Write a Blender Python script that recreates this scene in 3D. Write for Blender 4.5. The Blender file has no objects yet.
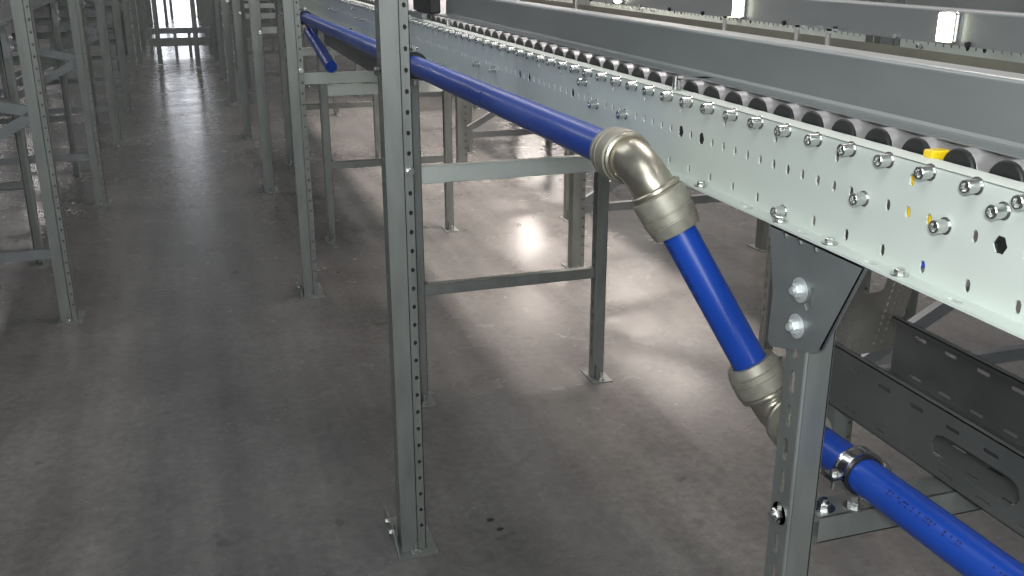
import bpy, bmesh, math, random
from mathutils import Vector, Matrix
from mathutils.geometry import delaunay_2d_cdt
random.seed(7)
SC = bpy.context.scene
COL = SC.collection
PI = math.pi

# ---------------------------------------------------------------- materials
def nodes_mat(name):
    m = bpy.data.materials.new(name); m.use_nodes = True
    nt = m.node_tree; b = nt.nodes['Principled BSDF']
    return m, nt, b

def metal(name, col, metallic=0.7, rough=0.42, var=0.12, scale=14, stretch=(1, 1, 1), bump=0.0):
    m, nt, b = nodes_mat(name)
    tc = nt.nodes.new('ShaderNodeTexCoord'); mp = nt.nodes.new('ShaderNodeMapping')
    mp.inputs['Scale'].default_value = stretch
    n = nt.nodes.new('ShaderNodeTexNoise'); n.inputs['Scale'].default_value = scale
    n.inputs['Detail'].default_value = 5
    nt.links.new(tc.outputs['Object'], mp.inputs[0]); nt.links.new(mp.outputs[0], n.inputs['Vector'])
    r = nt.nodes.new('ShaderNodeValToRGB')
    r.color_ramp.elements[0].position = .3; r.color_ramp.elements[1].position = .7
    r.color_ramp.elements[0].color = (*[c * (1 - var) for c in col], 1)
    r.color_ramp.elements[1].color = (*[min(1, c * (1 + var)) for c in col], 1)
    nt.links.new(n.outputs['Fac'], r.inputs[0]); nt.links.new(r.outputs[0], b.inputs['Base Color'])
    b.inputs['Metallic'].default_value = metallic
    mr = nt.nodes.new('ShaderNodeMapRange'); mr.inputs[3].default_value = rough - .06; mr.inputs[4].default_value = rough + .08
    nt.links.new(n.outputs['Fac'], mr.inputs[0]); nt.links.new(mr.outputs[0], b.inputs['Roughness'])
    if bump:
        bp = nt.nodes.new('ShaderNodeBump'); bp.inputs['Strength'].default_value = bump; bp.inputs['Distance'].default_value = .002
        nt.links.new(n.outputs['Fac'], bp.inputs['Height']); nt.links.new(bp.outputs[0], b.inputs['Normal'])
    return m

def emis(name, col, s):
    m, nt, b = nodes_mat(name)
    b.inputs['Base Color'].default_value = (*col, 1)
    b.inputs['Emission Color'].default_value = (*col, 1); b.inputs['Emission Strength'].default_value = s
    return m

GALV = metal('galvanised steel', (.255, .27, .26), .6, .45, .14, 22, (1, 1, .25))
GALVD = metal('dull galvanised sheet', (.25, .265, .275), .5, .4, .12, 9)
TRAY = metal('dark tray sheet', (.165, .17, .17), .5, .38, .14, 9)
LIT_BEAM = metal('sheet beam with light painted in', (.74, .8, .77), .1, .5, .05, 14)  # reflected light on the upper beam painted in as a lighter base colour
GALVL = metal('light galvanised beam', (.58, .64, .61), .15, .5, .08, 14)
PAINT = metal('pale grey painted rail', (.6, .65, .615), .0, .55, .02, 5)
BRIGHT = metal('bright sheet steel', (.5, .47, .44), .85, .25, .15, 12)
KHAKI = metal('dull khaki steel', (.25, .24, .2), .2, .5, .1, 10)
GUIDE = metal('galvanised guide sheet', (.33, .35, .355), .55, .38, .07, 10, (1, .3, 1))
ZINC = metal('bright zinc', (.66, .67, .66), 1.0, .24, .08, 60)
BOLT = metal('matt zinc bolt', (.6, .63, .65), .45, .3, .06, 60)
CHROME = metal('polished clamp steel', (.68, .69, .7), 1.0, .13, .04, 40)
ROLL = metal('zinc roller tube', (.46, .44, .45), .45, .34, .06, 20)
BLACK = metal('black plastic', (.013, .013, .014), .0, .45, .2, 30)
YELL = metal('yellow plastic', (.8, .55, .01), .0, .4, .05, 30)
NICK = metal('nickel plated brass', (.5, .47, .395), .95, .33, .1, 45, bump=.15)
NICKC = metal('dull nickel collar', (.34, .322, .275), .55, .52, .12, 60, bump=.2)
BLUE = metal('blue pipe plastic', (.009, .055, .36), .0, .29, .06, 8)
PRINT = metal('dark pipe print', (.004, .012, .11), .0, .4, .05, 8)
CABLE = metal('blue cable sheath', (.02, .07, .5), .0, .4, .05, 8)
STAIN = metal('dark rubber crumb', (.025, .024, .022), .0, .8, .3, 90)
JOINT = metal('joint filler', (.085, .08, .076), .0, .6, .3, 4)
CHIP = metal('pale chip', (.6, .58, .55), .0, .7, .2, 90)
GLOW = emis('glowing panel face', (1, .97, .74), 9)
SKYL = emis('bright doorway', (.9, .93, 1), 5.5)
WALL = metal('pale wall', (.3, .3, .3), 0, .8, .08, 2)

def floor_mat():
    m, nt, b = nodes_mat('polished concrete')
    L = nt.links.new
    tc = nt.nodes.new('ShaderNodeTexCoord')
    def noise(scale, det=6, st=(1, 1, 1), rough=.6):
        mp = nt.nodes.new('ShaderNodeMapping'); mp.inputs['Scale'].default_value = st
        n = nt.nodes.new('ShaderNodeTexNoise'); n.inputs['Scale'].default_value = scale
        n.inputs['Detail'].default_value = det; n.inputs['Roughness'].default_value = rough
        L(tc.outputs['Object'], mp.inputs[0]); L(mp.outputs[0], n.inputs['Vector']); return n.outputs['Fac']
    def ramp(src, p0, p1, c0, c1):
        r = nt.nodes.new('ShaderNodeValToRGB'); e = r.color_ramp.elements
        e[0].position = p0; e[1].position = p1; e[0].color = (*c0, 1); e[1].color = (*c1, 1)
        L(src, r.inputs[0]); return r.outputs[0]
    def mix(kind, f, a, c):
        x = nt.nodes.new('ShaderNodeMix'); x.data_type = 'RGBA'; x.blend_type = kind; x.inputs[0].default_value = f
        L(a, x.inputs[6]); L(c, x.inputs[7]); return x.outputs[2]
    base = ramp(noise(1.6, 8), .3, .72, (.122, .119, .118), (.2, .195, .192))
    fine = ramp(noise(38, 6), .3, .7, (.78, .78, .78), (1.1, 1.1, 1.1))
    c = mix('MULTIPLY', 1, base, fine)
    # trowel and tyre streaks running along the aisle
    st = ramp(noise(3.0, 5, (2.2, .16, 1)), .38, .66, (.84, .83, .84), (1.07, 1.07, 1.07))
    c = mix('MULTIPLY', 1, c, st)
    spots = ramp(noise(9, 3, rough=.4), .24, .31, (.62, .6, .58), (1, 1, 1))
    c = mix('MULTIPLY', .8, c, spots)
    L(c, b.inputs['Base Color'])
    rr = nt.nodes.new('ShaderNodeMapRange'); rr.inputs[3].default_value = .15; rr.inputs[4].default_value = .36
    L(noise(4.5, 7), rr.inputs[0]); L(rr.outputs[0], b.inputs['Roughness'])
    b.inputs['Specular IOR Level'].default_value = .55
    bp = nt.nodes.new('ShaderNodeBump'); bp.inputs['Strength'].default_value = .05; bp.inputs['Distance'].default_value = .003
    L(noise(7, 5), bp.inputs['Height']); L(bp.outputs[0], b.inputs['Normal'])
    return m
FLOOR = floor_mat()

# ---------------------------------------------------------------- mesh builder
class MB:
    def __init__(s): s.bm = bmesh.new()
    def box(s, x0, x1, y0, y1, z0, z1, bev=0):
        r = bmesh.ops.create_cube(s.bm, size=1)
        for v in r['verts']:
            v.co = Vector((x0 + (v.co.x + .5) * (x1 - x0), y0 + (v.co.y + .5) * (y1 - y0), z0 + (v.co.z + .5) * (z1 - z0)))
        if bev:
            es = list({e for v in r['verts'] for e in v.link_edges})
            bmesh.ops.bevel(s.bm, geom=es, offset=bev, segments=2, affect='EDGES', profile=.5)
        return s
    def bar(s, p0, p1, w, h, up=(0, 0, 1), bev=0):
        """rectangular bar from p0 to p1; w across, h along 'up'"""
        p0 = Vector(p0); p1 = Vector(p1); d = (p1 - p0); n = d.normalized()
        a = n.cross(Vector(up)).normalized() * (w / 2); c = a.cross(n).normalized() * (h / 2)
        vs = [s.bm.verts.new(p + i * a + j * c) for p in (p0, p1) for i, j in ((-1, -1), (1, -1), (1, 1), (-1, 1))]
        for f in ((0, 1, 2, 3), (7, 6, 5, 4), (0, 4, 5, 1), (1, 5, 6, 2), (2, 6, 7, 3), (3, 7, 4, 0)):
            s.bm.faces.new([vs[i] for i in f])
        if bev:
            bmesh.ops.bevel(s.bm, geom=list({e for v in vs for e in v.link_edges}), offset=bev, segments=2, affect='EDGES', profile=.5)
        return s
    def extr(s, prof, d, smooth=False, cap=True):
        """prof: closed list of 3D points; extruded by vector d"""
        d = Vector(d)
        a = [s.bm.verts.new(Vector(p)) for p in prof]; b = [s.bm.verts.new(Vector(p) + d) for p in prof]
        n = len(prof)
        for i in range(n):
            f = s.bm.faces.new((a[i], a[(i + 1) % n], b[(i + 1) % n], b[i])); f.smooth = smooth
        if cap:
            s.bm.faces.new(a[::-1]); s.bm.faces.new(b)
        return s
    def sheet(s, path, t, d):
        """open 2D-ish path of 3D points (planar), thickened by t, extruded along d: a folded sheet-metal profile"""
        d = Vector(d); dn = d.normalized(); P = [Vector(p) for p in path]; off = []
        for i, p in enumerate(P):
            ns = []
            if i > 0: ns.append((p - P[i - 1]).normalized().cross(dn))
            if i < len(P) - 1: ns.append((P[i + 1] - p).normalized().cross(dn))
            n = sum(ns, Vector()).normalized(); k = 1 / max(.4, n.dot(ns[0]))
            off.append(p + n * t * k)
        return s.extr(P + off[::-1], d)
    def plate(s, o, u, v, outer, holes, t):
        """flat plate: outer and hole loops in (u,v) coordinates from o, thickness t along u x v"""
        o = Vector(o); u = Vector(u).normalized(); v = Vector(v).normalized(); n = u.cross(v)
        loops = [outer] + list(holes); pts = []; es = []; spans = []
        for lp in loops:
            k0 = len(pts); k1 = k0 + len(lp); spans.append((k0, k1)); pts += [Vector((p[0], p[1])) for p in lp]
            es += [(k, k + 1 if k + 1 < k1 else k0) for k in range(k0, k1)]
        V, _, Fs, _, _, _ = delaunay_2d_cdt(pts, es, [], 0, 1e-7)
        def inside(x, y, lp):
            c = False; k = len(lp) - 1
            for i2 in range(len(lp)):
                (xi, yi), (xj, yj) = lp[i2], lp[k]
                if (yi > y) != (yj > y) and x < (xj - xi) * (y - yi) / (yj - yi) + xi: c = not c
                k = i2
            return c
        bb = [(min(q[0] for q in h), max(q[0] for q in h), min(q[1] for q in h), max(q[1] for q in h), h) for h in holes]
        keep = []
        for f in Fs:
            x = sum(V[i2].x for i2 in f) / 3; y = sum(V[i2].y for i2 in f) / 3
            if not inside(x, y, outer): continue
            if any(a < x < b and c < y < d and inside(x, y, h) for a, b, c, d, h in bb): continue
            keep.append(f)
        f0 = [s.bm.verts.new(o + u * w.x + v * w.y) for w in V]
        f1 = [s.bm.verts.new(o + u * w.x + v * w.y + n * t) for w in V]
        cnt = {}
        for f in keep:
            s.bm.faces.new([f0[i2] for i2 in f[::-1]]); s.bm.faces.new([f1[i2] for i2 in f])
            for a, b in ((f[0], f[1]), (f[1], f[2]), (f[2], f[0])):
                cnt.setdefault((min(a, b), max(a, b)), []).append((a, b))
        for e, l in cnt.items():
            if len(l) == 1:
                a, b = l[0]; s.bm.faces.new((f0[a], f0[b], f1[b], f1[a]))
        for w in f0 + f1:
            if not w.link_faces: s.bm.verts.remove(w)
        return s
    def lathe(s, o, axis, prof, seg=16):
        """prof: (radius, height along axis) pairs; r=0 closes"""
        o = Vector(o); ax = Vector(axis).normalized()
        q = Vector((0, 0, 1)) if abs(ax.z) < .9 else Vector((1, 0, 0))
        a = ax.cross(q).normalized(); b = ax.cross(a)
        rings = []
        for r, h in prof:
            if r < 1e-6: rings.append([s.bm.verts.new(o + ax * h)])
            else: rings.append([s.bm.verts.new(o + ax * h + (a * math.cos(2 * PI * k / seg) + b * math.sin(2 * PI * k / seg)) * r) for k in range(seg)])
        for A, B in zip(rings, rings[1:]):
            for k in range(seg):
                k2 = (k + 1) % seg
                if len(A) == 1 and len(B) == 1: continue
                if len(A) == 1: f = s.bm.faces.new((A[0], B[k], B[k2]))
                elif len(B) == 1: f = s.bm.faces.new((A[k], A[k2], B[0]))
                else: f = s.bm.faces.new((A[k], A[k2], B[k2], B[k]))
                f.smooth = seg > 8
        return s
    def cyl(s, p0, p1, r, seg=16):
        p0 = Vector(p0); d = Vector(p1) - p0; L = d.length
        return s.lathe(p0, d, [(0, 0), (r, 0), (r, L), (0, L)], seg)
    def tube(s, pts, r, seg=20):
        """round tube swept along points (open, capped); r number or list"""
        P = [Vector(p) for p in pts]; N = len(P); R = r if isinstance(r, (list, tuple)) else [r] * N
        t0 = (P[1] - P[0]).normalized(); q = Vector((0, 0, 1)) if abs(t0.z) < .9 else Vector((1, 0, 0))
        a = t0.cross(q).normalized(); rings = []
        for i in range(N):
            t = (P[min(i + 1, N - 1)] - P[max(i - 1, 0)]).normalized()
            a = (a - t * a.dot(t)).normalized(); b = t.cross(a)
            rings.append([s.bm.verts.new(P[i] + (a * math.cos(2 * PI * k / seg) + b * math.sin(2 * PI * k / seg)) * R[i]) for k in range(seg)])
        for A, B in zip(rings, rings[1:]):
            for k in range(seg):
                f = s.bm.faces.new((A[k], A[(k + 1) % seg], B[(k + 1) % seg], B[k])); f.smooth = True
        s.bm.faces.new(rings[0][::-1]); s.bm.faces.new(rings[-1]); return s
    def bolt(s, o, axis, r=.009, h=.007, washer=True, stud=.0):
        """hex bolt head standing on o along axis"""
        k = 0
        if washer: s.lathe(o, axis, [(0, 0), (r * 1.75, 0), (r * 1.75, .002), (r * .9, .002), (0, .002)], 18); k = .002
        o2 = Vector(o) + Vector(axis).normalized() * k
        s.lathe(o2, axis, [(0, 0), (r, 0), (r, h * .8), (r * .85, h), (0, h)], 6)
        if stud: s.lathe(o2, axis, [(r * .5, h), (r * .5, h + stud), (0, h + stud)], 12)
        return s

def obj(name, mb, mat, parent=None, label=None):
    bm = mb.bm
    bmesh.ops.recalc_face_normals(bm, faces=bm.faces)
    for e in bm.edges:
        if len(e.link_faces) != 2 or e.calc_face_angle(0) > .6: e.smooth = False
    if parent is not None:
        p = parent; off = Vector()
        while p is not None: off += p.location; p = p.parent
        bmesh.ops.translate(bm, verts=bm.verts, vec=-off)
        loc = Vector()
    else:
        co = [v.co for v in bm.verts]
        loc = Vector(((min(c.x for c in co) + max(c.x for c in co)) / 2, (min(c.y for c in co) + max(c.y for c in co)) / 2, min(c.z for c in co)))
        bmesh.ops.translate(bm, verts=bm.verts, vec=-loc)
    me = bpy.data.meshes.new(name); bm.to_mesh(me); bm.free()
    me.materials.append(mat)
    o = bpy.data.objects.new(name, me); COL.objects.link(o); o.parent = parent; o.location = loc
    if label: o['label'] = label
    return o

def tag(o, label, cat, group=None):
    o['label'] = label; o['category'] = cat
    if group: o['group'] = group
    return o
def thing(name, label, cat, loc, group=None):
    o = bpy.data.objects.new(name, None); COL.objects.link(o); o.location = loc; o.empty_display_size = .1
    return tag(o, label, cat, group)
def struct(name, mb, mat):
    o = obj(name, mb, mat); o['kind'] = 'structure'; return o
def remat(o, mat):
    o.material_slots[0].link = 'OBJECT'; o.material_slots[0].material = mat
def dup(root, label, loc=None, rotz=0.0):
    r = root.copy(); COL.objects.link(r)
    if loc is not None: r.location = loc
    r.rotation_euler = (0, 0, rotz); r['label'] = label
    for ch in list(root.children):
        c = ch.copy(); COL.objects.link(c); c.parent = r
        for g in list(ch.children):
            d = g.copy(); COL.objects.link(d); d.parent = c
    return r
ORD = ['nearest', 'second', 'third', 'fourth', 'fifth', 'sixth', 'seventh', 'eighth', 'ninth', 'tenth', 'eleventh', 'twelfth']

def ell(cx, cy, rx, ry, n=10):
    return [(cx + rx * math.cos(2 * PI * k / n), cy + ry * math.sin(2 * PI * k / n)) for k in range(n)]
def slot(cx, cy, l, w, n=4):
    """rounded slot, long side along first axis"""
    r = w / 2; a = l / 2 - r; out = []
    for k in range(n + 1):
        t = -PI / 2 + PI * k / n; out.append((cx + a + r * math.cos(t), cy + r * math.sin(t)))
    for k in range(n + 1):
        t = PI / 2 + PI * k / n; out.append((cx - a + r * math.cos(t), cy + r * math.sin(t)))
    return out
def vslot(cx, cy, l, w, n=4):
    return [(cx - (q - cy), cy + (p - cx)) for p, q in slot(cx, cy, l, w, n)]
def rect(a, b, c, d): return [(a, c), (b, c), (b, d), (a, d)]

# ---------------------------------------------------------------- setting
struct('floor', MB().box(-14, 16, -3, 60, -.12, 0), FLOOR)
w = MB(); w.plate((-14, 47, 0), (1, 0, 0), (0, 0, 1), rect(0, 30, 0, 7), [rect(12.6, 15.2, .02, 5)], -.2)
struct('wall_back', w, WALL)
struct('window_1', MB().box(-1.4, 1.2, 47.1, 47.15, .02, 5), SKYL)
# saw-cut joints of the slab
j = MB()
for y in (6.6, 12.6, 18.6): j.box(-8, 12, y - .002, y + .002, 0, .0004)
struct('trim_1', j, JOINT)

# ---------------------------------------------------------------- rack uprights
UH = 3.1
def upright_mb(x, y, h=UH, holes=True, d=.065):
    """open rolled upright; x = left front corner, front face on y"""
    m = MB(); t = .002
    hs = [ell(.0115, .075 + .05 * k,   .0052, .0062, 8) for k in range(int((min(h, 2.0) - .1) / .05))] if holes else []
    hs2 = [vslot(.034, .06 + .05 * k, .018, .006, 2) for k in range(int((min(h, 2.0) - .1) / .05))] if holes else []
    m.plate((x, y, .004), (1, 0, 0), (0, 0, 1), rect(0, .043, 0, h), [], -t)                 # plain face
    m.box(x + .041, x + .044, y, y + .007, .004, h)                                        # groove side
    m.box(x + .043, x + .0455, y + .005, y + .007, .004, h)
    m.plate((x + .0445, y + .003, .004), (1, 0, 0), (0, 0, 1), rect(0, .0225, 0, h), hs, -t)   # perforated flange
    m.plate((x, y + d, .004), (0, -1, 0), (0, 0, 1), rect(0, d, 0, h), hs2, t)               # aisle side
    m.box(x + .065, x + .067, y + .003, y + d, .004, h)
    m.box(x, x + .016, y + d - .002, y + d, .004, h); m.box(x + .051, x + .067, y + d - .002, y + d, .004, h)
    m.box(x - .0035, x + .002, y - .0015, y + .002, .004, h)                                  # rolled bead on the corner
    return m
def foot(parent, x, y, side=True):
    """foot plate with raised side lug and anchor bolts"""
    m = MB(); m.box(x - .018, x + .095, y - .03, y + .19, 0, .005)
    if side:
        m.extr([(x - .018, y - .03, .005), (x - .018, y + .19, .005), (x - .018, y + .17, .055), (x - .018, y + .05, .055)], (.004, 0, 0))
    p = obj('base_plate', m, GALV, parent)
    for a, b in ((.035, -.012), (-.006, .1)):
        m = MB(); m.cyl((x + a, y + b, .005), (x + a, y + b, .034), .0045, 10); m.bolt((x + a, y + b, .005), (0, 0, 1), .0085, .009)
        obj('anchor_bolt', m, ZINC, p)
    if side:
        for b in (.07, .13):
            m = MB(); m.bolt((x - .018, y + b, .032), (-1, 0, 0), .008, .008, False); obj('lug_bolt', m, ZINC, p)

YS = [2.34, 4.6, 6.88, 9.06, 11.25, 13.45, 15.65, 17.85, 20.1, 22.3, 24.6, 27.0]
XR = .445
up0 = None
for i, y in enumerate(YS):
    lab = ('tall perforated steel upright in the foreground centre, nearest on right of aisle' if i == 0 else
           'perforated steel upright on right of aisle, %s from the camera' % ORD[i])
    if i == 0:
        t = thing('rack_upright', lab, 'upright', (XR + .035, y, 0), 'uprights along right of aisle')
        obj('post', upright_mb(XR, y), GALV, t); foot(t, XR, y)
        for z, xx in ((1.085, .5), ):
            obj('side_bolt', MB().bolt((xx, y + .003, z), (0, -1, 0), .007, .014), ZINC, t)
        obj('side_bolt', MB().bolt((XR, y + .03, 1.33), (-1, 0, 0), .007, .014), ZINC, t)
        up0 = t
    else:
        r = dup(up0, lab, (XR + .035, y, 0))

# braced rack frames: two uprights joined by a level brace and a rising diagonal
def rack_frame(x0, x1, y, label, lowx, zlow=.32, zhigh=.93, group=None, holes=True):
    """x0/x1 left front corners of the uprights; diagonal rises from lowx end"""
    t = thing('braced_rack', label, 'rack frame', ((x0 + x1) / 2, y, 0), group)
    for x in (x0, x1):
        obj('post', upright_mb(x, y, holes=holes), GALV, t); 
        f = MB(); f.box(x - .02, x + .09, y - .03, y + .12, 0, .005); f = obj('base_plate', f, GALV, t)
        obj('anchor_bolt', MB().cyl((x + .03, y - .014, .005), (x + .03, y - .014, .03), .005, 10).bolt((x + .03, y - .014, .005), (0, 0, 1), .009, .009), ZINC, f)
    a, b = min(x0, x1) + .06, max(x0, x1) + .005
    yy = y + .035
    m = MB(); m.sheet([(a, yy + .014, zlow + .02), (a, yy - .014, zlow + .02), (a, yy - .014, zlow - .02), (a, yy + .014, zlow - .02)], .002, (b - a, 0, 0))
    obj('level_brace', m, GALVD, t)
    p = (a, yy, zlow + .03), (b, yy, zhigh)
    if lowx == 'right': p = (b, yy, zlow + .03), (a, yy, zhigh)
    obj('diagonal_brace', MB().bar(p[0], p[1], .028, .045, (0, 0, 1)), GALVD, t)
    p2 = ((p[1][0], yy, zhigh + .02), (p[0][0], yy, zhigh + .25))
    obj('diagonal_brace', MB().bar(p2[0], p2[1], .028, .045, (0, 0, 1)), GALVD, t)
    return t
XL = -.645
fr = None
for i, y in enumerate(YS[1:11]):
    lab = 'braced steel rack frame on left of aisle, %s from the camera' % ORD[i]
    if fr is None: fr = rack_frame(XL, -1.78, y, lab, 'left', group='braced frames left of aisle')
    else: dup(fr, lab, (fr.location.x, y, 0))
fr = None
for i, y in enumerate(YS[:6]):
    lab = 'braced rack frame beyond the white-sided roller conveyor, %s from the camera' % ORD[i]
    if fr is None: fr = rack_frame(1.84, 2.98, y, lab, 'left', group='braced frames right of the conveyor')
    else: dup(fr, lab, (fr.location.x, y, 0))

# ---------------------------------------------------------------- conveyor support frames
XA, XB = .72, 1.39          # left and right leg
def leg_mb(x, y, ztop, slots=True):
    """slotted channel leg, .042 wide, front face on y, slotted side on x"""
    w_, t = .042, .0025; m = MB()
    hs = [vslot(w_ / 2, .1 + .05 * k, .034, .0105, 3) for k in range(int((ztop - .15) / .05))] if slots else []
    m.plate((x, y + w_, .004), (0, -1, 0), (0, 0, 1), rect(0, w_, 0, ztop), hs, t)
    m.box(x, x + w_, y, y + t, .004, ztop + .004, .0008)
    m.box(x + w_ - t, x + w_, y, y + w_, .004, ztop + .004)
    m.box(x, x + .01, y + w_ - t, y + w_, .004, ztop + .004)
    m.tube([(x + .0022, y + .0022, .006), (x + .0022, y + .0022, ztop)], .0034, 8)
    return m
def leg_foot(parent, x, y):
    m = MB(); m.plate((x - .018, y - .05, 0), (1, 0, 0), (0, 1, 0), rect(0, .08, 0, .13), [ell(.022, .105, .006, .006, 8)], .005)
    m.box(x + .005, x + .009, y - .02, y + .04, .004, .06)
    p = obj('base_plate', m, GALV, parent)
    obj('anchor_bolt', MB().cyl((x + .02, y - .03, .005), (x + .02, y - .03, .04), .0045, 10).bolt((x + .02, y - .03, .005), (0, 0, 1), .0085, .009), ZINC, p)
def cbeam(x0, x1, y, z0, z1, d=.035, rnd=False):
    """cold-formed C beam with its web on the camera side"""
    m = MB(); t = .0025
    if rnd:
        r = .022; out = [(0, 0), (x1 - x0, 0)]
        out += [(x1 - x0 - r + r * math.cos(a), z1 - z0 - r + r * math.sin(a)) for a in [k * PI / 10 for k in range(6)]]
        out += [(0, z1 - z0)]
        m.plate((x0, y, z0), (1, 0, 0), (0, 0, 1), out, [], -t)
        m.box(x0, x1 - r, y, y + d, z1 - t, z1); m.box(x0, x1, y, y + d, z0, z0 + t)
    else:
        m.box(x0, x1, y, y + t, z0, z1, .0007)
        m.box(x0, x1, y, y + d, z1 - t, z1, .0007); m.box(x0, x1, y, y + d, z0, z0 + t)
    return m
def gusset(parent, y, xs=.715, side=-1):
    """tapered gusset plate with folded rim under the rail flange; y = leg centre"""
    o = (xs, y + .085, 0)
    prof = [(0, 1.2520), (.205, 1.2520), (.14, 1.122), (.125, 1.112), (.03, 1.085), (.022, 1.092), (.024, 1.16), (.012, 1.215)]
    holes = []
    for a0 in (1.158, ):
        holes.append([(.086 + r * math.cos(a), 1.186 + r * math.sin(a)) for r, a in
                      [(.029, k * PI / 9 - 1.0) for k in range(5)] + [(.0195, (4 - k) * PI / 9 - 1.0) for k in range(5)]])
    m = MB(); m.plate(o, (0, -1, 0), (0, 0, 1), prof, holes, -.004)
    # rim folded back along the right edge and top flange
    m.extr([(xs, y - .12, 1.2520), (xs, y - .055, 1.122), (xs + .006, y - .055, 1.122), (xs + .006, y - .12, 1.2520)], (0, .003, 0))
    m.box(xs, xs + .04, y - .115, y + .08, 1.2490, 1.2520)
    m.extr([(xs + .003, y + .06, 1.215), (xs + .003, y + .06, 1.09), (xs + .03, y + .06, 1.09), (xs + .03, y + .06, 1.215)], (0, .003, 0))
    g = obj('gusset_plate', m, GALVD, parent)
    for z in (1.185, 1.135):
        b = MB(); b.lathe((xs - .0005, y - .001, z), (-1, 0, 0), [(0, 0), (.0165, 0), (.0165, .0018), (.009, .0022), (0, .0022)], 22)
        b.bolt((xs - .0025, y - .001, z), (-1, 0, 0), .0095, .008, False, .004)
        obj('hex_bolt', b, BOLT, g)
    for dy in (.045, .012, -.022):  # small bright bars standing in for light seen through slots under the lip
        b = MB(); b.bar((xs - .0008, y + dy + .003, 1.2515), (xs - .0008, y + dy - .004, 1.2435), .0025, .0016, (-1, 0, 0)); obj('slot_light_tick', b, ZINC, g)
def frame(y, label, group, upper=(.83, .89), lower=(.417, .457), front=False, XA=.72, XB=1.39):
    t = thing('conveyor_stand', label, 'conveyor support', ((XA + XB) / 2 + .02, y, 0), group)
    l1 = obj('leg', leg_mb(XA, y, 1.242), GALV, t); l2 = obj('leg', leg_mb(XB, y, 1.242), GALV, t)
    for x in (XA, XB): leg_foot(t, x, y)
    if front:
        obj('upper_beam', cbeam(XA + .042, XB, y - .012, .815, .857, .045), GALV, t, 'grey galvanised cross beam holding the pipe clamp')
        for xx in (.792, ): obj('beam_bolt', MB().bolt((xx, y + .008, .857), (0, 0, 1), .0095, .008, True, .006), ZINC, t)
        for z in (.853, ): obj('leg_bolt', MB().bolt((XA - .0005, y + .021, z), (-1, 0, 0), .0095, .009, True, .005), ZINC, t)
    else:
        obj('upper_beam', cbeam(XA + .035, XB + .002, y + .006, *upper, .034, True), LIT_BEAM, t, 'brightly lit sheet-steel upper cross beam')
        obj('beam_bolt', MB().bolt((XA + .05, y + .02, lower[1]), (0, 0, 1), .008, .008), ZINC, t)
    obj('lower_beam', cbeam(XA + .035, XB + .002, y + .008, *lower, .03), GALV, t)
    gusset(t, y + .021, XA - .0045)
    return t
YF = [1.004, 3.275, 5.56, 7.84, 10.12, 12.4, 14.7, 17.0]
f0 = frame(YF[0], 'slotted support frame in right foreground with gusset plate under the white rail', 'support frames under the conveyor', front=True, XA=.7315)
f1 = frame(YF[1], 'support frame behind the foreground upright, with brightly lit upper cross beam', 'support frames under the conveyor', XA=.70, XB=1.408)
fl = ['support frame beside the second upright, below the dark drop of blue pipe', 'fourth support frame back under the white-sided conveyor', 'fifth support frame back under the white-sided conveyor', 'sixth support frame back under the white-sided conveyor', 'seventh support frame back under the white-sided conveyor', 'eighth support frame back under the white-sided conveyor']
for y, l in zip(YF[2:], fl): dup(f1, l, (f1.location.x, y, 0))
for i, y in enumerate(YF[2:]):
    ls = dup(f1, 'support frame under the left-hand conveyor, %s from the camera' % ORD[i], (-1.195, y + .04, 0), PI); ls['group'] = 'support frames left of aisle'
    for c in ls.children:
        if c.name.startswith('upper_beam'): remat(c, GALV); c['label'] = 'grey upper cross beam'
for i, y in enumerate(YF[1:5]):
    dup(f1, 'support frame under the far right conveyor, %s from the camera' % ORD[i], (f1.location.x + 1.475, y, 0))['group'] = 'support frames of the far right conveyor'
sa = MB(); sa.box(.60, 1.12, 5.52, 5.545, .905, .965, .001)
sa = obj('cross_bar', sa, GALVL); tag(sa, 'grey cross bar below the dark slanting blue pipe, beside the second upright', 'cross bar')

# ---------------------------------------------------------------- roller conveyor modules
LM, N = 2.72, 40
ZW0, ZW1, XW = 1.2525, 1.382, .75
def side_web(y0, detail):
    m = MB(); hs = []
    if detail:
        for k in range(20): hs.append(vslot(.066 + .136 * k, 1.360 - ZW0, .0145, .0078, 3))
        hexs = {.741, 1.359, 1.426, 1.901, 2.167, 2.236}; bol = {.814, .950, 1.631, 1.765, 2.432, 2.579}
        for k in range(80):
            yy = .032 + .034 * k + .40
            if any(abs(yy - b) < .012 for b in bol): continue
            hx = any(abs(yy - b) < .012 for b in hexs)
            hs.append(ell(yy - .40, 1.3235 - ZW0, .0095, .0105, 6) if hx else vslot(yy - .40, 1.3235 - ZW0, .0145, .0084, 3))
        for k in range(40):
            if abs(.032 + .068 * k + .4 - 1.112) < .02: continue
            hs.append(vslot(.032 + .068 * k, 1.270 - ZW0, .0155, .0084, 3))
    m.plate((XW, y0, ZW0), (0, 1, 0), (0, 0, 1), rect(0, LM - .002, 0, ZW1 - ZW0), hs, .0025)
    m.box(XW, XW + .030, y0, y0 + LM - .002, ZW1 - .0025, ZW1, .0008)        # top flange turned in
    fl = [slot(.1 + .136 * k, .011, .022, .007, 3) for k in range(19)]
    m.plate((XW - .024, y0, ZW0), (0, 1, 0), (1, 0, 0), rect(0, LM - .002, 0, .026), fl, -.003)  # bottom flange turned out
    return m
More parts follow.
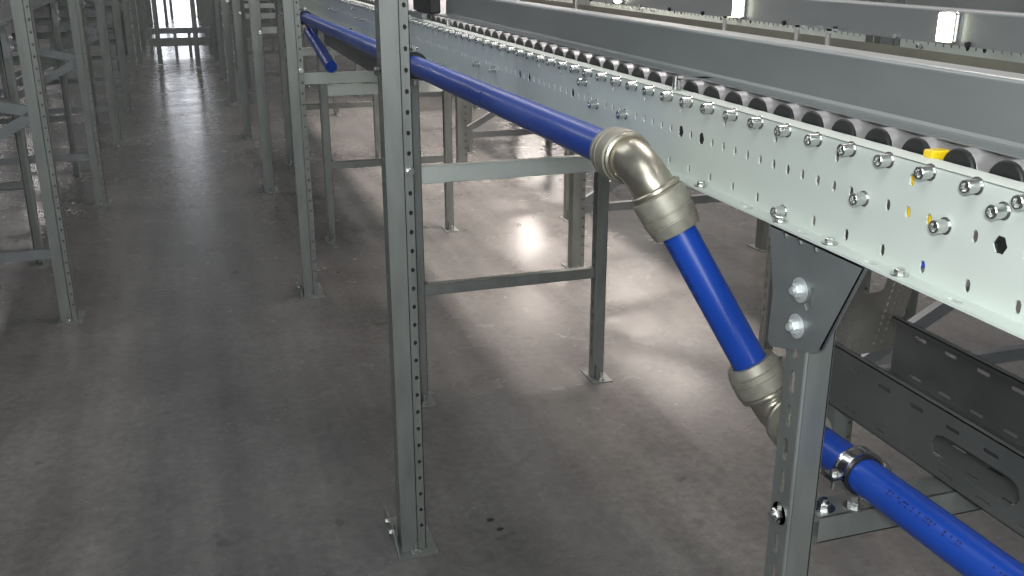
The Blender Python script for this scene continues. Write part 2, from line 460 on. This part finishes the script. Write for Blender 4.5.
def module(y0, label, full=True):
    t = thing('roller_conveyor', label, 'conveyor', (1.075, y0 + LM / 2, ZW0), 'roller conveyor sections')
    obj('side_rail', side_web(y0, full), PAINT, t, 'pale grey perforated side rail')
    m = MB(); X2 = 1.40
    far = m; m.box(X2, X2 + .0025, y0, y0 + LM - .002, ZW0, ZW1 + .03); m.box(X2 - .03, X2, y0, y0 + LM - .002, ZW1 - .0025, ZW1); m.box(X2, X2 + .03, y0, y0 + LM - .002, ZW0, ZW0 + .003)
    obj('side_rail', m, KHAKI, t, 'dull khaki-grey far side rail')
    for k in range(N):
        yy = y0 + .039 + .068 * k
        r = MB(); r.lathe((.788, yy, 1.3735), (1, 0, 0), [(0, 0), (.0235, 0), (.0245, .001), (.0245, .577), (.0235, .578), (0, .578)], 20)
        r.cyl((.7525, yy, 1.3735), (.788, yy, 1.3735), .004, 8); r.cyl((1.366, yy, 1.3735), (1.40, yy, 1.3735), .004, 8)
        ro = obj('roller', r, ROLL, t)
        obj('end_cap', MB().lathe((.783, yy, 1.3735), (1, 0, 0), [(0, 0), (.0228, 0), (.0246, .0015), (.0246, .0055), (0, .0055)], 24), BLACK, ro, 'black roller end cap')
        obj('axle_bolt', sleeve(MB(), yy, 1.3745), ZINC, t)
    for yy, zz in ((.740, 1.358), (.814, 1.3235), (.950, 1.3215), (1.112, 1.266), (1.631, 1.319), (1.765, 1.318), (1.825, 1.354), (2.432, 1.313), (2.579, 1.312)):
        obj('rail_bolt', sleeve(MB(), y0 + yy - .40, zz), ZINC, t)
    for yy in (.741, 1.359, 1.426, 1.901, 2.167, 2.236):
        obj('hex_nut', MB().lathe((XW + .0027, y0 + yy - .40, 1.3235), (1, 0, 0), [(0, 0), (.004, 0), (.0045, -.0015), (.013, -.0001), (.013, .006), (0, .006)], 6), BLACK, t)
    for yy in (.86, .99, 1.1, 1.32, 1.9):
        obj('flange_bolt', MB().bolt((XW - .012, y0 + yy - .40, ZW0 + .003), (0, 0, 1), .006, .006), ZINC, t)
    return t
def sleeve(m, y, z):
    """cylindrical socket screw sticking out of the web towards the aisle"""
    return m.lathe((XW, y, z), (-1, 0, 0), [(0, 0), (.0095, 0), (.0095, .0012), (.0076, .0012), (.0076, .0155), (.0068, .0165), (.005, .0165), (.0045, .012), (.0022, .012), (.002, .0145), (0, .0145)], 16)
mod = module(.40, 'nearest section of the white-sided roller conveyor, full of bolts and small slots')
for i in range(1, 5):
    dup(mod, '%s section of the white-sided roller conveyor right of the aisle' % ORD[i], (1.075, .40 + LM / 2 + LM * i, ZW0))
# left-hand conveyor: a quarter of the rollers would never show; same sections turned round
for i in range(3):
    lm = dup(mod, '%s section of the roller conveyor left of the aisle' % ORD[i], (-1.195, 3.4 + LM / 2 + LM * i, ZW0), PI)
    for c in lm.children:
        if c.name.startswith('side_rail'): remat(c, GALVD); c['label'] = 'dull grey side rail'
for i in range(3):
    dup(mod, '%s section of the far right roller conveyor' % ORD[i], (1.075 + 1.475, .60 + LM / 2 + LM * i, ZW0))

# yellow block and blue cable behind the near web
yb = MB(); yb.box(.7535, .786, .828, .882, 1.312, 1.366, .003); yb.box(.775, .80, .8765, .892, 1.345, 1.390, .002)
tag(obj('connector_block', yb, YELL), 'small yellow plastic block behind the white rail, seen through its slots', 'connector')
bc = MB(); bc.tube([(.7575, .79, 1.272), (.757, .84, 1.271), (.7575, .9, 1.268)], .004, 10)
tag(obj('signal_cable', bc, CABLE), 'short blue cable behind a low slot of the white rail', 'cable')

# ---------------------------------------------------------------- guide rails
def guide(y0, y1, x, z0, z1, label, foot_flange=True, bolts=0):
    t = thing('guide_rail', label, 'guide rail', (x, (y0 + y1) / 2, z0))
    m = MB(); d = (0, y1 - y0, 0); r = .006
    path = []
    if foot_flange: path += [(x - .03, y0, z0), (x - .006, y0, z0), (x - .0018, y0, z0 + .0018), (x, y0, z0 + .006)]
    else: path += [(x, y0, z0)]
    path += [(x + r - r * math.cos(a), y0, z1 - r + r * math.sin(a)) for a in [k * PI / 10 for k in range(6)]]
    path += [(x + .04, y0, z1)]
    m.sheet(path, -.0025, d)
    for p in m.bm.faces: p.smooth = False
    obj('guide_sheet', m, GUIDE, t)
    for k in range(bolts):
        yy = y0 + .1 + k * (y1 - y0 - .2) / max(1, bolts - 1)
        obj('carriage_bolt', MB().bolt((x, yy, z0 + .004), (-1, 0, 0), .006, .006, False), BLACK if k % 3 else ZINC, t)
    return t
g = guide(.40, 3.25, .835, 1.400, 1.4712, 'broad grey sheet-steel guide rail standing over the rollers')
for yy in (1.475, 2.96):
    b = MB(); b.box(.768, .7705, yy - .010, yy + .010, 1.3825, 1.400); b.box(.768, .83, yy - .010, yy + .010, 1.3985, 1.400); b.cyl((.765, yy, 1.3825), (.765, yy, 1.404), .0045, 12)
    obj('mounting_bracket', b, ZINC, g)
guide(.40, 8.5, 1.385, 1.43, 1.4945, 'dark grey guide rail behind the broad one, carrying the small glowing panels', False, 40)
g3 = guide(.60, 8.7, 2.27, 1.402, 1.4745, 'grey guide rail at top right, farthest back')
g4 = guide(.60, 8.7, 2.86, 1.43, 1.50, 'grey guide rail over far side of the far right conveyor', False, 12)
gb = guide(5.9, 8.5, .835, 1.400, 1.4712, 'grey guide rail over the rollers behind the second upright')
for i, (x, z) in enumerate(((3.75, 1.40), (4.4, 1.41), (5.3, 1.40), (6.1, 1.41))):
    guide(1.0, 14, x, z - .12, z + .07, 'grey rail of a conveyor line far to the right, %s of four lines' % ORD[i], False)
# emissive panels drawn for the bright rectangles on the second guide rail
for i, (yy, nm) in enumerate(((1.565, 'nearest and largest of the small white glowing panels on the dark guide rail'), (2.325, 'middle small white glowing panel on the dark guide rail'), (3.085, 'farthest of the small white glowing panels on the dark guide rail'))):
    t = thing('glow_panel', nm, 'lamp', (1.38, yy, 1.43), 'small glowing panels on the guide rail')
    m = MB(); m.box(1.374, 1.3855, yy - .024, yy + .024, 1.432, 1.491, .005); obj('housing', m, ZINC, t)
    m = MB(); m.box(1.369, 1.3742, yy - .0195, yy + .0195, 1.435, 1.488, .0025); obj('lens', m, GLOW, t)
# small upright brackets between the guides
for i, yy in enumerate((1.9, 2.02, 2.35, 3.4)):
    m = MB(); m.box(1.352, 1.356, yy - .007, yy + .007, 1.383, 1.436); m.box(1.352, 1.376, yy - .007, yy + .007, 1.432, 1.436); m.box(1.352, 1.385, yy - .007, yy + .007, 1.381, 1.3835)
    tag(obj('guide_bracket', m, ZINC), 'bright guide bracket under the dark guide rail, %s from the camera' % ORD[i], 'bracket', 'brackets under the lamp rail')
# black box on the conveyor
t = thing('sensor_box', 'black box standing on the conveyor edge at top, right of the foreground upright', 'sensor', (.81, 3.25, 1.397))
m = MB(); m.box(.785, .823, 3.27, 3.52, 1.4, 1.56, .006); obj('housing', m, BLACK, t)
m = MB(); m.box(.765, .80, 3.30, 3.48, 1.3825, 1.4, .001); obj('mounting_foot', m, GALVD, t)

# ---------------------------------------------------------------- blue air pipe
PR = .0288; PR2 = .0275; PR3 = .0262
A0 = Vector((.65, 5.72, 1.250)); A1 = Vector((.65, 1.351, 1.290)); A2 = Vector((.835, 1.207, .910)); A3 = Vector((.835, .1, .927))
pl = thing('air_pipe', 'blue plastic air pipe with metal elbows, running beside and below the white rail', 'pipe', (.74, 1.3, .89))
d1 = (A1 - A0).normalized(); d2 = (A2 - A1).normalized(); d3 = (A3 - A2).normalized()
def straight(name, a, b, parent=None, label=None, r=PR):
    return obj(name, MB().tube([a, a.lerp(b, .25), a.lerp(b, .5), a.lerp(b, .75), b], r, 32), BLUE, parent or pl, label)
straight('upper_pipe', A0, A1 - d1 * .06, label='long level blue pipe beside the rail')
sl = straight('drop_pipe', A1 + d2 * .05, A2 - d2 * .05, label='slanting blue pipe between the two elbows', r=PR2)
lo = straight('lower_pipe', A2 + d3 * .05, A3, label='low blue pipe running to the bottom right corner', r=PR3)
def collar(p, d, parent, L=.066):
    """compression collar: nut on the pipe side, wide flared body, bright rolled lip; d points towards the pipe"""
    m = MB()
    m.lathe(p, d, [(.028, .0), (.0385, -.001), (.0425, .002), (.0432, .006), (.0428, L * .45), (.0418, L * .46), (.0418, L * .49), (.0428, L * .50), (.0422, L * .68), (.041, L * .69), (.041, L * .72), (.0418, L * .73), (.039, L * .90), (.037, L), (.0285, L)], 40)
    return obj('collar', m, NICKC, parent, 'dull nickel compression collar')
def lip(p, d, parent):
    m = MB(); m.lathe(p, d, [(.030, -.004), (.037, -.006), (.0405, -.004), (.041, .0), (.039, .003), (.03, .003)], 40)
    return obj('collar_lip', m, NICK, parent, 'bright collar lip')
def elbow(c, da, db, parent, k=.04, L=.066):
    """da: direction travelling in, db: direction out"""
    a = c - da * k; b = c + db * k; pts = [a - da * .012]
    for i in range(13):
        s = i / 12; pts.append(a.lerp(c, s).lerp(c.lerp(b, s), s))
    pts.append(b + db * .012)
    e = obj('elbow', MB().tube(pts, [.031] + [.0325] * 13 + [.031], 32), NICK, parent, 'bright nickel-plated pipe elbow')
    m = MB(); n = da.cross(db).normalized()                       # casting seam on the inner bend
    sp = [p + ((p - c).normalized() * 0) - (da * -1 + db).normalized() * -.0 + n * 0 for p in pts]
    inner = (db - da).normalized()
    m.tube([p + inner * .0325 * .35 + n * -.031 for p in pts[2:-2]], .0022, 8)
    obj('casting_seam', m, NICK, e)
    lip(a - da * .008, -da, e); collar(a - da * .012, -da, e, L)
    lip(b + db * .008, db, e); collar(b + db * .012, db, e, L)
    return e
elbow(A1, d1, d2, pl)
elbow(A2, d2, d3, pl, .03, .05)
# printed line along the pipes
def marking(a, b, s0, s1, nrm, parent, PR=PR):
    m = MB(); d = (b - a).normalized(); L = (b - a).length; nrm = (nrm - d * nrm.dot(d)).normalized(); tng = d.cross(nrm)
    s = s0
    while s < s1:
        l = random.choice((.0025, .004, .003)); 
        for q in (0, 1):
            if random.random() < .75:
                off = (q - .5) * .0045; c = a + d * s + (nrm * math.sqrt(PR ** 2 - off ** 2) + tng * off)
                m.bar(c, c + d * l, .0022 if q else .0028, .0005, nrm)
        s += l + random.choice((.002, .002, .003, .008))
    return obj('print_marking', m, PRINT, parent, 'faint dark printed line')
marking(A1, A2, .11, .235, Vector((-1, -.1, .1)), sl, PR2)
marking(A2, A3, .29, .42, Vector((-.75, 0, .66)), lo, PR3)
marking(A2, A3, .47, .58, Vector((-.75, 0, .66)), lo, PR3)
# far drop of the same pipe
B0 = Vector((.655, 5.52, 1.188)); B1 = Vector((.662, 4.78, 1.075))
far = thing('branch_pipe', 'dark blue slanting pipe stub beside the second upright, ending above a grey bar', 'pipe', (.66, 5.1, 1.05))
obj('pipe', MB().tube([B0, B0.lerp(B1, .5), B1], PR2, 24), BLUE, far)
elbow_m = MB(); elbow_m.tube([Vector((.65, 5.73, 1.2495)), Vector((.65, 5.80, 1.248)), Vector((.65, 5.83, 1.23)), Vector((.651, 5.81, 1.212)), Vector((.653, 5.72, 1.205)), B0 - (B1 - B0) * .05, B0 + (B1 - B0) * .03], .033, 20); obj('elbow', elbow_m, NICKC, far)

def clamp(name, c, label, base, cat='pipe clamp', down=True, r=PR, band=None, lin=.0036):
    t = thing(name, label, cat, (c.x, c.y, base))
    m = MB()
    out = [(r + .006, a) for a in [2 * PI * k / 36 for k in range(36)]]
    P = [Vector((c.x + R * math.cos(a), c.y - .011, c.z + R * math.sin(a))) for R, a in out]
    # steel band with raised rims, hollow
    for (ra, rb, ya, yb) in ((r + .0035, r + .0065, -.011, .011), (r + .006, r + .0085, -.011, -.008), (r + .006, r + .0085, .008, .011)):
        m.lathe((c.x, c.y, c.z), (0, 1, 0), [(ra, ya), (rb, ya), (rb, yb), (ra, yb), (ra, ya)], 40)
    obj('band', m, band or CHROME, t)
    m = MB(); m.lathe((c.x, c.y, c.z), (0, 1, 0), [(r, -.0145), (r + lin, -.0145), (r + lin, .0145), (r, .0145), (r, -.0145)], 40); obj('rubber_lining', m, BLACK, t)
    for sx in (-1, 1):
        m = MB(); q = sx * (r + lin + .0095); a, b = sorted((q - .009, q + .009))
        if down:
            m.box(c.x + a, c.x + b, c.y - .011, c.y + .011, c.z + .001, c.z + .004)
            m.box(c.x + a, c.x + b, c.y - .011, c.y + .011, c.z - .004, c.z - .001)
            m.cyl((c.x + q, c.y, c.z - .02), (c.x + q, c.y, c.z + .004), .003, 10); m.bolt((c.x + q, c.y, c.z + .004), (0, 0, 1), .006, .005, False)
        else:
            m.box(c.x + .001, c.x + .004, c.y - .011, c.y + .011, c.z + a, c.z + b)
            m.box(c.x - .004, c.x - .001, c.y - .011, c.y + .011, c.z + a, c.z + b)
            m.cyl((c.x - .012, c.y, c.z + q), (c.x + .014, c.y, c.z + q), .003, 10); m.bolt((c.x - .004, c.y, c.z + q), (-1, 0, 0), .006, .006, False)
        obj('ear_screw', m, ZINC, t)
    m = MB(); zt = c.z - r - .006
    if down:
        m.cyl((c.x, c.y, base), (c.x, c.y, zt), .0042, 12); m.bolt((c.x, c.y, base), (0, 0, 1), .0085, .007); m.lathe((c.x, c.y, zt - .014), (0, 0, 1), [(0, 0), (.007, 0), (.007, .014), (0, .014)], 6)
    else:
        m.cyl((c.x + r + lin - .002, c.y, c.z), (XW, c.y, c.z), .0042, 12)
    obj('threaded_rod', m, ZINC, t)
    return t
clamp('pipe_clamp', Vector((.835, 1.002, .913)), 'shiny ring clamp holding the low blue pipe on the front cross beam', .857, r=PR3)
clamp('pipe_clamp', Vector((.65, 2.93, 1.2755)), 'pipe clamp on the level blue pipe, just right of the foreground upright', 1.22, down=False, band=BLACK, lin=.011)
clamp('pipe_clamp', Vector((.65, 5.60, 1.251)), 'pipe clamp at far end of the level blue pipe, by the second upright', 1.22, down=False, band=BLACK, lin=.011)

# ---------------------------------------------------------------- cable trays
def tray(y0, y1, z0, z1, label, x0=1.0, x1=1.195, big=True):
    t = thing('cable_tray', label, 'cable tray', ((x0 + x1) / 2, (y0 + y1) / 2, z0))
    L = y1 - y0; h = z1 - z0; n = int(L / .075)
    def wall(x, flip):
        hs = []
        for k in range(n):
            cy = .04 + .075 * k
            if big and abs(y0 + cy - .955) < .115 and False: continue
            hs.append(slot(cy, h - .022, .03, .0065, 3)); hs.append(slot(cy, .012, .03, .0055, 3))
        if big: hs.append([(1.04 - y0 - p[0], p[1]) for p in slot(.075, h * .45, .17, .042, 4)])
        m = MB(); m.plate((x, y0, z0), (0, 1, 0), (0, 0, 1), rect(0, L, 0, h), hs, .0015 * flip)
        a, b = sorted((x, x + .012 * flip)); m.box(a, b, y0, y1, z1 - .0015, z1)
        a, b = sorted((x + .0105 * flip, x + .012 * flip)); m.box(a, b, y0, y1, z1 - .008, z1)
        return m
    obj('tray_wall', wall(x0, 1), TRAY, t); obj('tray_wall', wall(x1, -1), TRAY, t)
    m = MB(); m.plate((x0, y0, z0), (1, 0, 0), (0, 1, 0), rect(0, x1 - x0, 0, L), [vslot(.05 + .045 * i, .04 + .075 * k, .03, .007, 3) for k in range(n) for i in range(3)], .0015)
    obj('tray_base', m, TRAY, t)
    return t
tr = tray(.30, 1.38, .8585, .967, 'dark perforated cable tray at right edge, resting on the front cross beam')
# rising end piece of the near tray: perforated both sides with a rounded opening
u = Vector((.26, 0, 1)).normalized(); s_ = Vector((1, 0, 0))
m = MB(); Hh = .30
hs = [ell(.045 + .012 * q, .02 + .0125 * k, .0028, .0036, 6) for k in range(21) for q in (0, 1)] + [ell(.146 + .016 * q, .02 + .0125 * k, .0032, .0042, 6) for k in range(21) for q in (0, 1)]
hs += [[(.088, .122), (.120, .122), (.126, .128), (.126, .165), (.084, .165), (.082, .128)]]
m.plate((1.0, 1.384, .90), s_, u, [(.028, 0), (.19, 0), (.19, Hh), (.028, Hh)], hs, .0015)
m.extr([(1.19, 1.384, .90), (1.192, 1.384, .90), Vector((1.192, 1.384, .90)) + u * Hh, Vector((1.19, 1.384, .90)) + u * Hh], (0, .03, 0))
obj('riser_plate', m, BRIGHT, tr, 'perforated rising end plate with a rounded opening')
m = MB(); m.box(1.004, 1.03, 1.28, 1.30, .72, .8585); obj('hanger_strut', m, GALV, tr)
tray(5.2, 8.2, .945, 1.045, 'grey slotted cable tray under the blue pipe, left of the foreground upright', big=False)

# ---------------------------------------------------------------- aisle crossing at the far end
t = thing('aisle_barrier', 'low barrier of two posts and two bars across the far end of aisle', 'barrier', (-.05, 15.7, 0))
obj('post', upright_mb(-.36, 15.72, 3.1, False), GALV, t); obj('post', upright_mb(.165, 15.2, 3.1, False), GALV, t)
t2 = thing('floor_barrier', 'double grey bar lying low across the aisle behind two posts', 'barrier', (0, 17.4, 0))
m = MB(); m.box(-.5, .47, 17.4, 17.45, .31, .40); obj('top_bar', m, GALVD, t2)
m = MB(); m.box(-.5, .47, 17.3, 17.34, .12, .25); obj('lower_bar', m, GALV, t2)
for x in (-.5, -.12, .1, .42):
    m = MB(); m.box(x, x + .05, 17.34, 17.4, 0, .40); obj('stub_post', m, GALVD, t2)
for i, (x, y) in enumerate(((-.28, 24.5), (-.17, 27.1))):
    o = MB(); o.box(x - .035, x + .035, y, y + .07, .004, 3.1); o.box(x - .06, x + .06, y - .02, y + .09, 0, .005)
    tag(obj('steel_post', o, GALVD), 'dark post against the bright doorway, %s of the two' % ('nearer' if i == 0 else 'farther'), 'post')

# ---------------------------------------------------------------- floor crumbs
def crumb(x, y, r, mat, label, cat):
    m = MB(); bmesh.ops.create_icosphere(m.bm, subdivisions=2, radius=1)
    for v in m.bm.verts:
        k = random.uniform(.75, 1.15); v.co = Vector((x + v.co.x * r * k, y + v.co.y * r * k * .8, max(0, v.co.z * r * .25)))
    tag(obj('floor_crumb', m, mat), label, cat)
crumb(.727, 2.43, .013, STAIN, 'dark crumb on the floor, left one of a pair near bottom centre', 'crumb')
crumb(.74, 2.375, .011, STAIN, 'dark crumb on the floor, lower right one of a pair near bottom centre', 'crumb')
crumb(.78, 5.15, .009, CHIP, 'white chip on the floor left of the foreground upright', 'chip')
crumb(.66, 4.95, .012, STAIN, 'dark crumb on the floor right of the second upright', 'crumb')

# ---------------------------------------------------------------- light
def area(name, loc, sx, sy, power, col=(1, .97, .93), target=None, spread=PI):
    L = bpy.data.lights.new(name, 'AREA'); L.shape = 'RECTANGLE'; L.size = sx; L.size_y = sy; L.energy = power; L.color = col; L.spread = spread
    o = bpy.data.objects.new(name, L); COL.objects.link(o); o.location = loc
    if target is not None: o.rotation_euler = (Vector(target) - Vector(loc)).to_track_quat('-Z', 'Y').to_euler()
    return o
area('aisle_light', (-.15, .2, 2.6), .9, .8, 9, (.95, 1, .97), (.55, .75, 1.0))
area('aisle_light', (-.2, 2.9, 2.9), .3, 1.2, 7, (.97, 1, .98), (.7, 2.7, 1.2))  # unseen light added to brighten the farther rail web with neutral light
area('phone_light', (-.05, -.12, 1.74), .12, .12, 17, (.95, 1, .98), (.6, 1.2, 1.0))
area('hall_light', (.1, -4.6, 2.1), 2.4, 1.6, 13, (.95, 1, .98), (1.1, 2.6, 1.2), spread=1.1)  # unseen light added behind the camera to brighten camera-facing steel
for i, y in enumerate((-.2, 2.3, 4.8, 7.3, 9.8)):
    area('conveyor_light', (1.65, y, 3.3), .12, 1.5, 14 if i else 6, (1, .95, .92))
for y in (4.6, 7.0, 9.5):
    area('gap_light', (2.0, y, 3.4), .2, 1.6, 46, (1, .88, .78), spread=1.15)
for x, y, z, pw in ((3.0, 3.9, 4.6, 90), (5.3, 10.8, 3.6, 90), (5.9, 16.6, 3.2, 200)):
    area('hall_light', (x, y, z), .45, 2.2, pw, (1, .89, .81))
for y in (10, 18, 26):
    area('hall_light', (-3.6, y, 5.5), .5, 2.4, 95, (1, .95, .92))
W = bpy.data.worlds.new('hall'); SC.world = W; W.use_nodes = True
W.node_tree.nodes['Background'].inputs[0].default_value = (.92, .97, 1, 1)
W.node_tree.nodes['Background'].inputs[1].default_value = .215

# ---------------------------------------------------------------- camera
F_ = 983.0
p = math.atan(338 / F_); yw = math.atan(340 / math.hypot(F_, 338))
cam = bpy.data.cameras.new('camera'); co = bpy.data.objects.new('camera', cam); COL.objects.link(co)
cam.sensor_fit = 'HORIZONTAL'; cam.sensor_width = 36; cam.lens = F_ / 1024 * 36; cam.clip_start = .02
co.location = (0, 0, 1.6); co.rotation_euler = (PI / 2 - p, 0, -yw)
SC.camera = co
SC.view_settings.view_transform = 'Standard'; SC.view_settings.look = 'None'
SC.view_settings.exposure = 0; SC.view_settings.gamma = 1; SC.view_settings.use_curve_mapping = False
SC.cycles.max_bounces = 6
